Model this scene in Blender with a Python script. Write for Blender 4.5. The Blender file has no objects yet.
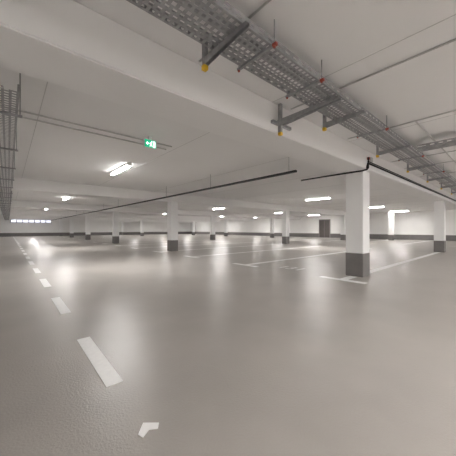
import bpy, bmesh, math, random
from mathutils import Vector, Matrix
random.seed(4)
# world axes: +X = "B" (along the beams), +Y = "A" (drive aisle). Floor z=0
T=math.radians(40.95); EYE=1.10
ZC=2.85; ZS=2.44
F=253.5
def M(name,col,rough=0.6,metal=0.0,emit=0,nscale=0,namp=0.06,bump=0,bscale=60,spec=0.5,coat=0):
    m=bpy.data.materials.new(name); m.use_nodes=True
    nt=m.node_tree; b=nt.nodes['Principled BSDF']
    b.inputs['Base Color'].default_value=(*col,1); b.inputs['Roughness'].default_value=rough
    b.inputs['Metallic'].default_value=metal
    b.inputs['Specular IOR Level'].default_value=spec
    b.inputs['Coat Weight'].default_value=coat
    if emit:
        b.inputs['Emission Color'].default_value=(*col,1); b.inputs['Emission Strength'].default_value=emit
    geo=nt.nodes.new('ShaderNodeNewGeometry')
    if nscale:
        n=nt.nodes.new('ShaderNodeTexNoise'); n.inputs['Scale'].default_value=nscale; n.inputs['Detail'].default_value=8
        nt.links.new(geo.outputs['Position'],n.inputs['Vector'])
        r=nt.nodes.new('ShaderNodeValToRGB')
        r.color_ramp.elements[0].position=0.3; r.color_ramp.elements[1].position=0.7
        r.color_ramp.elements[0].color=(*[c*(1-namp) for c in col],1)
        r.color_ramp.elements[1].color=(*[min(1,c*(1+namp)) for c in col],1)
        nt.links.new(n.outputs['Fac'],r.inputs['Fac']); nt.links.new(r.outputs['Color'],b.inputs['Base Color'])
    if bump:
        n2=nt.nodes.new('ShaderNodeTexNoise'); n2.inputs['Scale'].default_value=bscale; n2.inputs['Detail'].default_value=3
        nt.links.new(geo.outputs['Position'],n2.inputs['Vector'])
        bp=nt.nodes.new('ShaderNodeBump'); bp.inputs['Strength'].default_value=bump; bp.inputs['Distance'].default_value=0.01
        nt.links.new(n2.outputs['Fac'],bp.inputs['Height']); nt.links.new(bp.outputs['Normal'],b.inputs['Normal'])
    return m
m_floor=M('floor_epoxy',(0.375,0.35,0.325),0.30,nscale=1.1,namp=0.08,bump=0.27,bscale=70,spec=0.28)
m_ceil=M('painted_concrete_ceiling',(0.93,0.92,0.915),0.9,nscale=0.8,namp=0.015,spec=0.1)
m_beam=M('painted_beam',(0.95,0.94,0.935),0.8,nscale=1.5,namp=0.01,spec=0.2)
m_wall=M('painted_wall',(0.93,0.92,0.905),0.8,nscale=1.2,namp=0.02)
m_col=M('column_white',(0.93,0.925,0.92),0.7,nscale=3,namp=0.01)
m_grey=M('plinth_grey',(0.18,0.17,0.165),0.55,nscale=4,namp=0.08)
m_mark=M('road_paint_white',(0.93,0.925,0.92),0.5,nscale=25,namp=0.03)
m_zinc=M('galvanised_steel',(0.38,0.38,0.39),0.5,0.4,nscale=18,namp=0.18)
m_zincd=M('galvanised_steel_dull',(0.36,0.36,0.37),0.5,0.4,nscale=18,namp=0.15)
m_yel=M('yellow_cap',(0.85,0.55,0.04),0.5,nscale=30,namp=0.03)
m_red=M('red_cap',(0.42,0.07,0.04),0.5,nscale=30,namp=0.03)
m_blk=M('black_cable',(0.02,0.02,0.022),0.6,nscale=30,namp=0.1)
m_seam=M('seam_grey',(0.66,0.65,0.64),0.9,nscale=5,namp=0.04)  # even grey for the joints between ceiling panels
m_pipe=M('conduit_grey',(0.62,0.61,0.60),0.5,nscale=6,namp=0.05)
m_tube=M('lamp_diffuser',(1.0,0.975,0.95),0.4,emit=320)
m_tubes=M('lamp_diffuser_side',(1.0,0.975,0.95),0.4,emit=28)
m_house=M('lamp_housing',(0.85,0.85,0.84),0.5,nscale=8,namp=0.02)
m_green=M('exit_green',(0.01,0.42,0.22),0.4,emit=0.9)
m_signw=M('exit_white',(0.9,1.0,0.95),0.4,emit=1.6)
m_door=M('door_brown_grey',(0.10,0.085,0.08),0.5,nscale=5,namp=0.08)
m_frame=M('door_frame',(0.30,0.28,0.27),0.5,nscale=5,namp=0.05)
m_win=M('window_daylight',(0.83,0.85,1.0),0.3,emit=1.2)

class MB:
    def __init__(s,name,mats,parent=None):
        s.name=name; s.mats=mats; s.bm=bmesh.new(); s.parent=parent
    def box(s,x0,x1,y0,y1,z0,z1,mi=0,bev=0,bottom=None):
        vs=[s.bm.verts.new((x,y,z)) for x in (x0,x1) for y in (y0,y1) for z in (z0,z1)]
        idx=[(0,1,3,2),(4,6,7,5),(0,4,5,1),(2,3,7,6),(0,2,6,4),(1,5,7,3)]
        fs=[]
        for k,f in enumerate(idx):
            fc=s.bm.faces.new([vs[i] for i in f]); fc.material_index=mi; fs.append(fc)
            if bottom is not None and k==4: fc.material_index=bottom
        if bev:
            es=list({e for f in fs for e in f.edges})
            r=bmesh.ops.bevel(s.bm,geom=es,offset=bev,segments=2,affect='EDGES')
            for f in r['faces']: f.material_index=mi
    def quad(s,pts,mi=0):
        f=s.bm.faces.new([s.bm.verts.new(p) for p in pts]); f.material_index=mi
    def prism(s,pts2,axis,lo,hi,mi=0):
        def P(p,t):
            return {'x':(t,p[0],p[1]),'y':(p[0],t,p[1]),'z':(p[0],p[1],t)}[axis]
        a=[s.bm.verts.new(P(p,lo)) for p in pts2]; b=[s.bm.verts.new(P(p,hi)) for p in pts2]
        n=len(pts2)
        s.bm.faces.new(a).material_index=mi; s.bm.faces.new(b[::-1]).material_index=mi
        for i in range(n):
            s.bm.faces.new([a[i],a[(i+1)%n],b[(i+1)%n],b[i]]).material_index=mi
    def cyl(s,p0,p1,r,mi=0,n=10):
        p0=Vector(p0);p1=Vector(p1);d=p1-p0
        q=d.to_track_quat('Z','Y')
        A=[];B=[]
        for i in range(n):
            o=q@Vector((r*math.cos(2*math.pi*i/n),r*math.sin(2*math.pi*i/n),0))
            A.append(s.bm.verts.new(p0+o));B.append(s.bm.verts.new(p1+o))
        for i in range(n):
            f=s.bm.faces.new([A[i],A[(i+1)%n],B[(i+1)%n],B[i]]); f.material_index=mi; f.smooth=True
        s.bm.faces.new(A[::-1]).material_index=mi; s.bm.faces.new(B).material_index=mi
    def path(s,pts,r,mi=0,n=8):
        for i in range(len(pts)-1): s.cyl(pts[i],pts[i+1],r,mi,n)
    def done(s):
        bmesh.ops.recalc_face_normals(s.bm,faces=s.bm.faces[:])
        me=bpy.data.meshes.new(s.name); s.bm.to_mesh(me); s.bm.free()
        for m in s.mats: me.materials.append(m)
        o=bpy.data.objects.new(s.name,me); bpy.context.scene.collection.objects.link(o)
        if s.parent: o.parent=s.parent
        return o
X0,X1,Y0,Y1=-1.0,31.0,-13.0,48.6
# ---------------- shell
b=MB('floor',[m_floor]); b.box(X0-.3,X1+.3,Y0-.3,Y1+.3,-.2,0); b.done()
b=MB('ceiling',[m_ceil,m_seam]); b.box(X0-.3,X1+.3,Y0-.3,Y1+.3,ZC,ZC+.2); b.done()
b=MB('wall_left',[m_wall]); b.box(X0-.3,X0,Y0-.3,Y1+.3,0,ZC); b.done()
b=MB('wall_right',[m_wall]); b.box(X1,X1+.3,Y0-.3,Y1+.3,0,ZC); b.done()
b=MB('wall_back',[m_wall]); b.box(X0,X1,Y0-.3,Y0,0,ZC); b.done()
b=MB('wall_far',[m_wall]); b.box(X0,X1,Y1,Y1+.3,0,ZC); b.done()
b=MB('baseboard_left',[m_grey]); b.box(X0,X0+.006,Y0,Y1,0,.52); b.done()
b=MB('baseboard_right',[m_grey]); b.box(X1-.006,X1,Y0,Y1,0,.52); b.done()
b=MB('baseboard_far',[m_grey]); b.box(X0,X1,Y1-.006,Y1,0,.52); b.done()
# ---------------- ceiling precast seams
b=MB('trim_ceiling_seams',[m_seam])
x=0.35
while x<X1:
    b.box(x,x+.010,Y0,Y1,ZC-.003,ZC); x+=2.4
b.done()
# ---------------- beams and columns
AC=2.53; SA=8.95; BC=6.27; SB=9.4
rows=[AC+SA*k for k in range(-1,6)]
for i,a in enumerate(rows):
    b=MB('ceiling_beam',[m_beam]); b.box(X0,X1,a-.3,a+.3,ZS,ZC,0,0.012); b.done()
H=.195
def column(x,y,top=ZS,h=H):
    b=MB('concrete_column',[m_col,m_grey])
    b.box(x-h,x+h,y-h,y+h,.0,top,0,.01)
    b.box(x-h-.004,x+h+.004,y-h-.004,y+h+.004,0,.55,1,.01)
    b.done()
for a in rows:
    for k in range(3):
        column(BC+SB*k,a)
column(28.4,8.3,ZC)
# ---------------- luminaires
def lamp(x,y,L=1.5):
    b=MB('fluorescent_ceiling_lamp',[m_house,m_tube,m_tubes])
    b.box(x-.055,x+.055,y-L/2,y+L/2,ZC-.05,ZC,0,.004)
    b.box(x-.048,x+.048,y-L/2+.03,y+L/2-.03,ZC-.085,ZC-.05,2,.006,bottom=1)
    b.box(x-.052,x+.052,y-L/2,y-L/2+.03,ZC-.088,ZC-.05,0,.004)
    b.box(x-.052,x+.052,y+L/2-.03,y+L/2,ZC-.088,ZC-.05,0,.004)
    b.done()
for x in (2.42,13.2,21.5,28.0):
    for y in (-10.5,-6,-1.6,7.5,16.4,25.6,34.8,43.5):  # negative-y rows are out of view, added to light foreground and near ceiling
        lamp(x,y)
for y in (-10.5,-6,-1.6): lamp(7.6,y)  # extra unseen lamps, added to brighten the dim near ceiling
# ---------------- floor markings
zt=.003
b=MB('lane_marking_dashes',[m_mark])
y=1.88
while y<46:
    b.box(.515,.63,y,y+1.0,0,zt); y+=2.0
b.done()
def g(px,py):
    Y=EYE*F/(py-229.0); X=(px-228)/F*Y
    return (X*math.cos(T)+Y*math.sin(T), -X*math.sin(T)+Y*math.cos(T))
b=MB('floor_chevron_marking',[m_mark])
pts=[(143,423),(159,423),(158,429),(149,430),(143,438),(138,435)]
P=[g(*p) for p in pts]
b.prism([P[0],P[1],P[2],P[3]],'z',0,zt); b.prism([P[0],P[3],P[4],P[5]],'z',0,zt); b.done()
w=.085
for side in (0,1):
    xa,xb=(5.55,15.4) if side==0 else (21.6,30.9)
    for k in range(-3,15):
        yy=AC+k*SA/3
        if yy>46: break
        segs=[(xa,xb)]
        if k%3==0:
            segs=[(xa,BC-.22),(BC+.22,xb)] if side==0 else [(xa,BC+2*SB-.22),(BC+2*SB+.22,xb)]
        for i,(s0,s1) in enumerate(segs):
            b=MB('parking_bay_line',[m_mark])
            b.box(s0,s1,yy-w,yy+w,0,zt)
            if i==0: b.box(xa-.17,xa,yy-.5,yy+.5,0,zt)
            b.done()
def text(s,x,y,size,rotz):
    c=bpy.data.curves.new('bay_number','FONT'); c.body=s; c.size=size; c.align_x='CENTER'; c.align_y='CENTER'
    c.extrude=.001; c.offset=.012
    o=bpy.data.objects.new('bay_number_marking',c); bpy.context.scene.collection.objects.link(o)
    o.location=(x,y,.0025); o.rotation_euler=(0,0,rotz); c.materials.append(m_mark)
text('131',6.0,4.2,.55,-math.pi/2)
# ---------------- cable trays
def tray(name,x0,x1,yc,wd,z,hs=.07,axis='x',pitch=.06,mat=m_zinc):
    b=MB(name,[mat])
    L=x1-x0; y0=yc-wd/2; y1=yc+wd/2
    def Q(p):
        return p if axis=='x' else (p[1],p[0],p[2])
    nl=7; sw=wd/(nl*2+1)*0.8; gap=(wd-(nl+1)*sw)/nl
    for i in range(nl+1):
        ys=y0+i*(sw+gap)
        b.quad([Q((x0,ys,z)),Q((x1,ys,z)),Q((x1,ys+sw,z)),Q((x0,ys+sw,z))])
    n=int(L/pitch)
    for i in range(nl):
        ys=y0+sw+i*(sw+gap)
        off=(i%2)*pitch/2
        for k in range(n):
            xs=x0+k*pitch+off
            b.quad([Q((xs,ys,z)),Q((xs+pitch*.45,ys,z)),Q((xs+pitch*.45,ys+gap,z)),Q((xs,ys+gap,z))])
    for ys in (y0,y1):
        for (za,zb) in ((z,z+hs*.35),(z+hs*.6,z+hs)):
            b.quad([Q((x0,ys,za)),Q((x1,ys,za)),Q((x1,ys,zb)),Q((x0,ys,zb))])
        for k in range(n//2):
            xs=x0+k*pitch*2
            b.quad([Q((xs,ys,z+hs*.35)),Q((xs+pitch,ys,z+hs*.35)),Q((xs+pitch,ys,z+hs*.6)),Q((xs,ys,z+hs*.6))])
        lip=.015 if ys==y0 else -.015
        b.quad([Q((x0,ys,z+hs)),Q((x1,ys,z+hs)),Q((x1,ys+lip,z+hs)),Q((x0,ys+lip,z+hs))])
    xs=x0+1.2
    while xs<x1:
        for ys in (y0-.003,y1+.003):
            b.quad([Q((xs,ys,z+.008)),Q((xs+.12,ys,z+.008)),Q((xs+.12,ys,z+hs-.008)),Q((xs,ys,z+hs-.008))])
        xs+=3
    for k,r in ((.25,.012),(.4,.016),(.7,.01)):
        b.cyl(Q((x0,y0+wd*k,z+r)),Q((x1,y0+wd*k,z+r)),r,0,6)
    return b.done()
ZT=EYE+1.55
tray('cable_tray',-.95,26,1.56,.38,ZT)
tray('cable_tray',-2.5,1.3,6.1,.30,ZT-.005,axis='y')
o=tray('cable_tray',3.0,48,-.12,.40,ZS-.09,axis='y',mat=m_zincd)
b=MB('cable_tray_hanger',[m_zincd])
yy=3.6
while yy<46:
    for xx in (-.34,.10): b.cyl((xx,yy,ZS-.1),(xx,yy,ZC),.006,0,6)
    b.box(-.36,.12,yy-.015,yy+.015,ZS-.115,ZS-.092); yy+=1.6
b.done()
def support(x,a=1.86,zb=EYE+1.47,ay=1.33):
    b=MB('cable_tray_bracket',[m_zinc,m_yel])
    zc=ZC-.001
    b.box(x-.02,x+.02,a-.003,a,zb,zc); b.box(x-.02,x-.017,a-.0,a+.035,zb,zc); b.box(x+.017,x+.02,a,a+.035,zb,zc)
    b.box(x-.05,x+.05,a-.04,a+.06,ZC-.007,zc)
    b.box(x-.024,x+.024,a-.006,a+.04,zb-.03,zb+.015,1,.004)
    b.prism([(a,ZT-.075),(a,ZT-.003),(ay,ZT-.003),(ay,ZT-.03)],'x',x-.018,x-.015)
    b.prism([(a,ZT-.075),(a,ZT-.003),(ay,ZT-.003),(ay,ZT-.03)],'x',x+.015,x+.018)
    b.box(x-.018,x+.018,ay,a,ZT-.006,ZT-.002)
    b.done()
for x in (1.35,3.5,5.6,7.7,9.8,11.9,14,16.1): support(x)
def rod(x):
    b=MB('cable_tray_hanger_rod',[m_zinc,m_red])
    b.box(x-.012,x+.012,1.33,1.79,ZT-.022,ZT-.001)
    for yy in (1.345,1.775):
        b.cyl((x,yy,ZT-.03),(x,yy,ZC-.001),.005,0,8)
        b.cyl((x,yy,ZT-.035),(x,yy,ZT-.022),.011,1,8)
    b.box(x-.013,x+.013,1.32,1.36,ZT-.024,ZT-.001,1)
    b.done()
for x in (1.68,2.45,4.4,6.6,8.8,11): rod(x)
# wider outrigger bracket: two arms under the tray reaching back to a capped post beside the beam
b=MB('cable_tray_outrigger_bracket',[m_zinc,m_yel])
f=AC-.305
b.box(2.86,2.90,f-.045,f,ZS+.0,ZC-.001,0); b.box(2.855,2.905,f-.05,f,ZS-.03,ZS+.012,1,.004)
b.prism([(f,ZT-.11),(f,ZT-.03),(1.36,ZT-.03),(1.36,ZT-.055)],'x',2.84,2.86)
b.prism([(f,ZT-.11),(f,ZT-.03),(1.36,ZT-.03),(1.36,ZT-.055)],'x',2.90,2.92)
b.box(2.84,2.92,1.36,f,ZT-.034,ZT-.03,0)
b.box(2.84,2.92,1.40,1.44,ZT-.03,ZT-.003,0); b.box(2.84,2.92,1.68,1.72,ZT-.03,ZT-.003,0)
b.box(2.70,3.12,f-.04,f,ZS+.10,ZS+.14,0)
b.done()
# ---------------- conduits
b=MB('ceiling_conduit',[m_pipe])
for a in (4.8,5.05):
    b.cyl((-.9,a,ZC-.02),(2.6,a,ZC-.02),.012)
for x in (1.5,3.1,4.95,7.5,8.6,10.3):
    b.cyl((x,-6,ZC-.012),(x,2.18,ZC-.012),.010)
b.cyl((4.95,1.1,ZC-.015),(24,1.1,ZC-.015),.012)
b.done()
b=MB('black_cable_run',[m_blk])
z=ZS-.03
b.box(4.86,4.93,3.3,46,z-.03,z+.015)
yy=3.5
while yy<46:
    b.cyl((4.9,yy,z),(4.9,yy,ZC-.002),.004); yy+=3.0
b.done()
b=MB('black_cable_bundle',[m_blk,m_pipe,m_red])
f=AC-.3
BX=BC-.25
b.cyl((BX,f-.02,ZS+.12),(24,f-.02,ZS+.12),.018); b.cyl((BX,f-.02,ZS+.16),(24,f-.02,ZS+.16),.010)
b.path([(BX,f-.02,ZS+.12),(BX-.05,f-.02,ZS+.02),(BX-.03,f-.02,ZS-.02),(BX,f+.1,ZS-.03),(BX,3.3,ZS-.02),(BX,3.9,ZS-.02)],.018)
b.cyl((BX,f-.03,ZS+.0),(BX,f-.03,ZS+.25),.014)
b.box(BX+.1,BX+.22,f-.05,f,ZS+.17,ZS+.27,1,.004); b.box(BX,BX+.04,f-.05,f,ZS+.2,ZS+.25,2,.003)
b.done()
# ---------------- exit sign
e=bpy.data.objects.new('emergency_exit_sign',None); bpy.context.scene.collection.objects.link(e)
sx,sy,sz=2.02,4.57,EYE+1.60
b=MB('housing',[m_house,m_green,m_signw],e)
b.box(sx-.12,sx+.12,sy-.02,sy+.02,sz-.08,sz+.08,0,.004)
b.box(sx-.03,sx+.03,sy-.03,sy+.03,sz+.07,ZC,0,.003)
y=sy-.023
b.box(sx-.11,sx+.11,y,sy,sz-.07,sz+.07,1)
y2=y-.002
b.prism([(sx-.09,sz),(sx-.055,sz+.035),(sx-.055,sz-.035)],'y',y2,y,2)
b.box(sx-.055,sx-.025,y2,y,sz-.01,sz+.01,2)
b.box(sx+.05,sx+.095,y2,y,sz-.06,sz+.055,2)
b.cyl((sx+.025,y2,sz+.042),(sx+.025,y,sz+.042),.012,2,12)
b.prism([(sx+.005,sz+.025),(sx+.03,sz+.025),(sx+.02,sz-.015),(sx-.002,sz-.012)],'y',y2,y,2)
b.prism([(sx+.0,sz-.012),(sx+.02,sz-.015),(sx-.008,sz-.055),(sx-.02,sz-.05)],'y',y2,y,2)
b.prism([(sx+.01,sz-.012),(sx+.022,sz-.012),(sx+.04,sz-.05),(sx+.03,sz-.055)],'y',y2,y,2)
b.prism([(sx-.015,sz+.005),(sx-.01,sz-.003),(sx+.012,sz+.018),(sx+.006,sz+.025)],'y',y2,y,2)
b.done()
# ---------------- doors, windows
b=MB('door_1',[m_door,m_frame])
def rx(px,x):
    r=(px-228)/F
    Y=x/(r*math.cos(T)+math.sin(T)); X=r*Y
    return -X*math.sin(T)+Y*math.cos(T)
ya,yb=sorted((rx(319,X1),rx(330.5,X1)))
XX=X1-.006
b.box(XX-.06,XX,ya,yb,0,2.35,1,.01)
b.box(XX-.08,XX-.055,ya+.1,yb-.1,0.005,2.25,0,.005)
b.box(XX-.1,XX-.08,(ya+yb)/2-.01,(ya+yb)/2+.01,.01,2.2,1)
b.cyl((XX-.13,(ya+yb)/2+.12,1.05),(XX-.08,(ya+yb)/2+.12,1.05),.015,1)
b.done()
b=MB('window_1',[m_win,m_frame])
YY=Y1
b.box(.2,5.2,YY-.04,YY,2.05,2.09,1); b.box(.2,5.2,YY-.04,YY,2.7,2.74,1)
for k in range(8):
    b.box(.2+k*.7,.32+k*.7,YY-.04,YY,2.05,2.72,1)
    if k<7: b.box(.32+k*.7,.2+(k+1)*.7,YY-.02,YY,2.09,2.7,0)
b.done()
# ---------------- world + camera
w=bpy.data.worlds.new('w'); bpy.context.scene.world=w; w.use_nodes=True
w.node_tree.nodes['Background'].inputs[0].default_value=(.8,.8,.8,1)
cam=bpy.data.cameras.new('cam'); co=bpy.data.objects.new('camera',cam); bpy.context.scene.collection.objects.link(co)
cam.sensor_width=36; cam.lens=36*F/456; cam.clip_start=.02; cam.clip_end=300
cam.shift_y=1/456
co.location=(0,0,EYE); co.rotation_euler=(math.pi/2,0,-T)
bpy.context.scene.camera=co
bpy.context.scene.view_settings.view_transform='Standard'
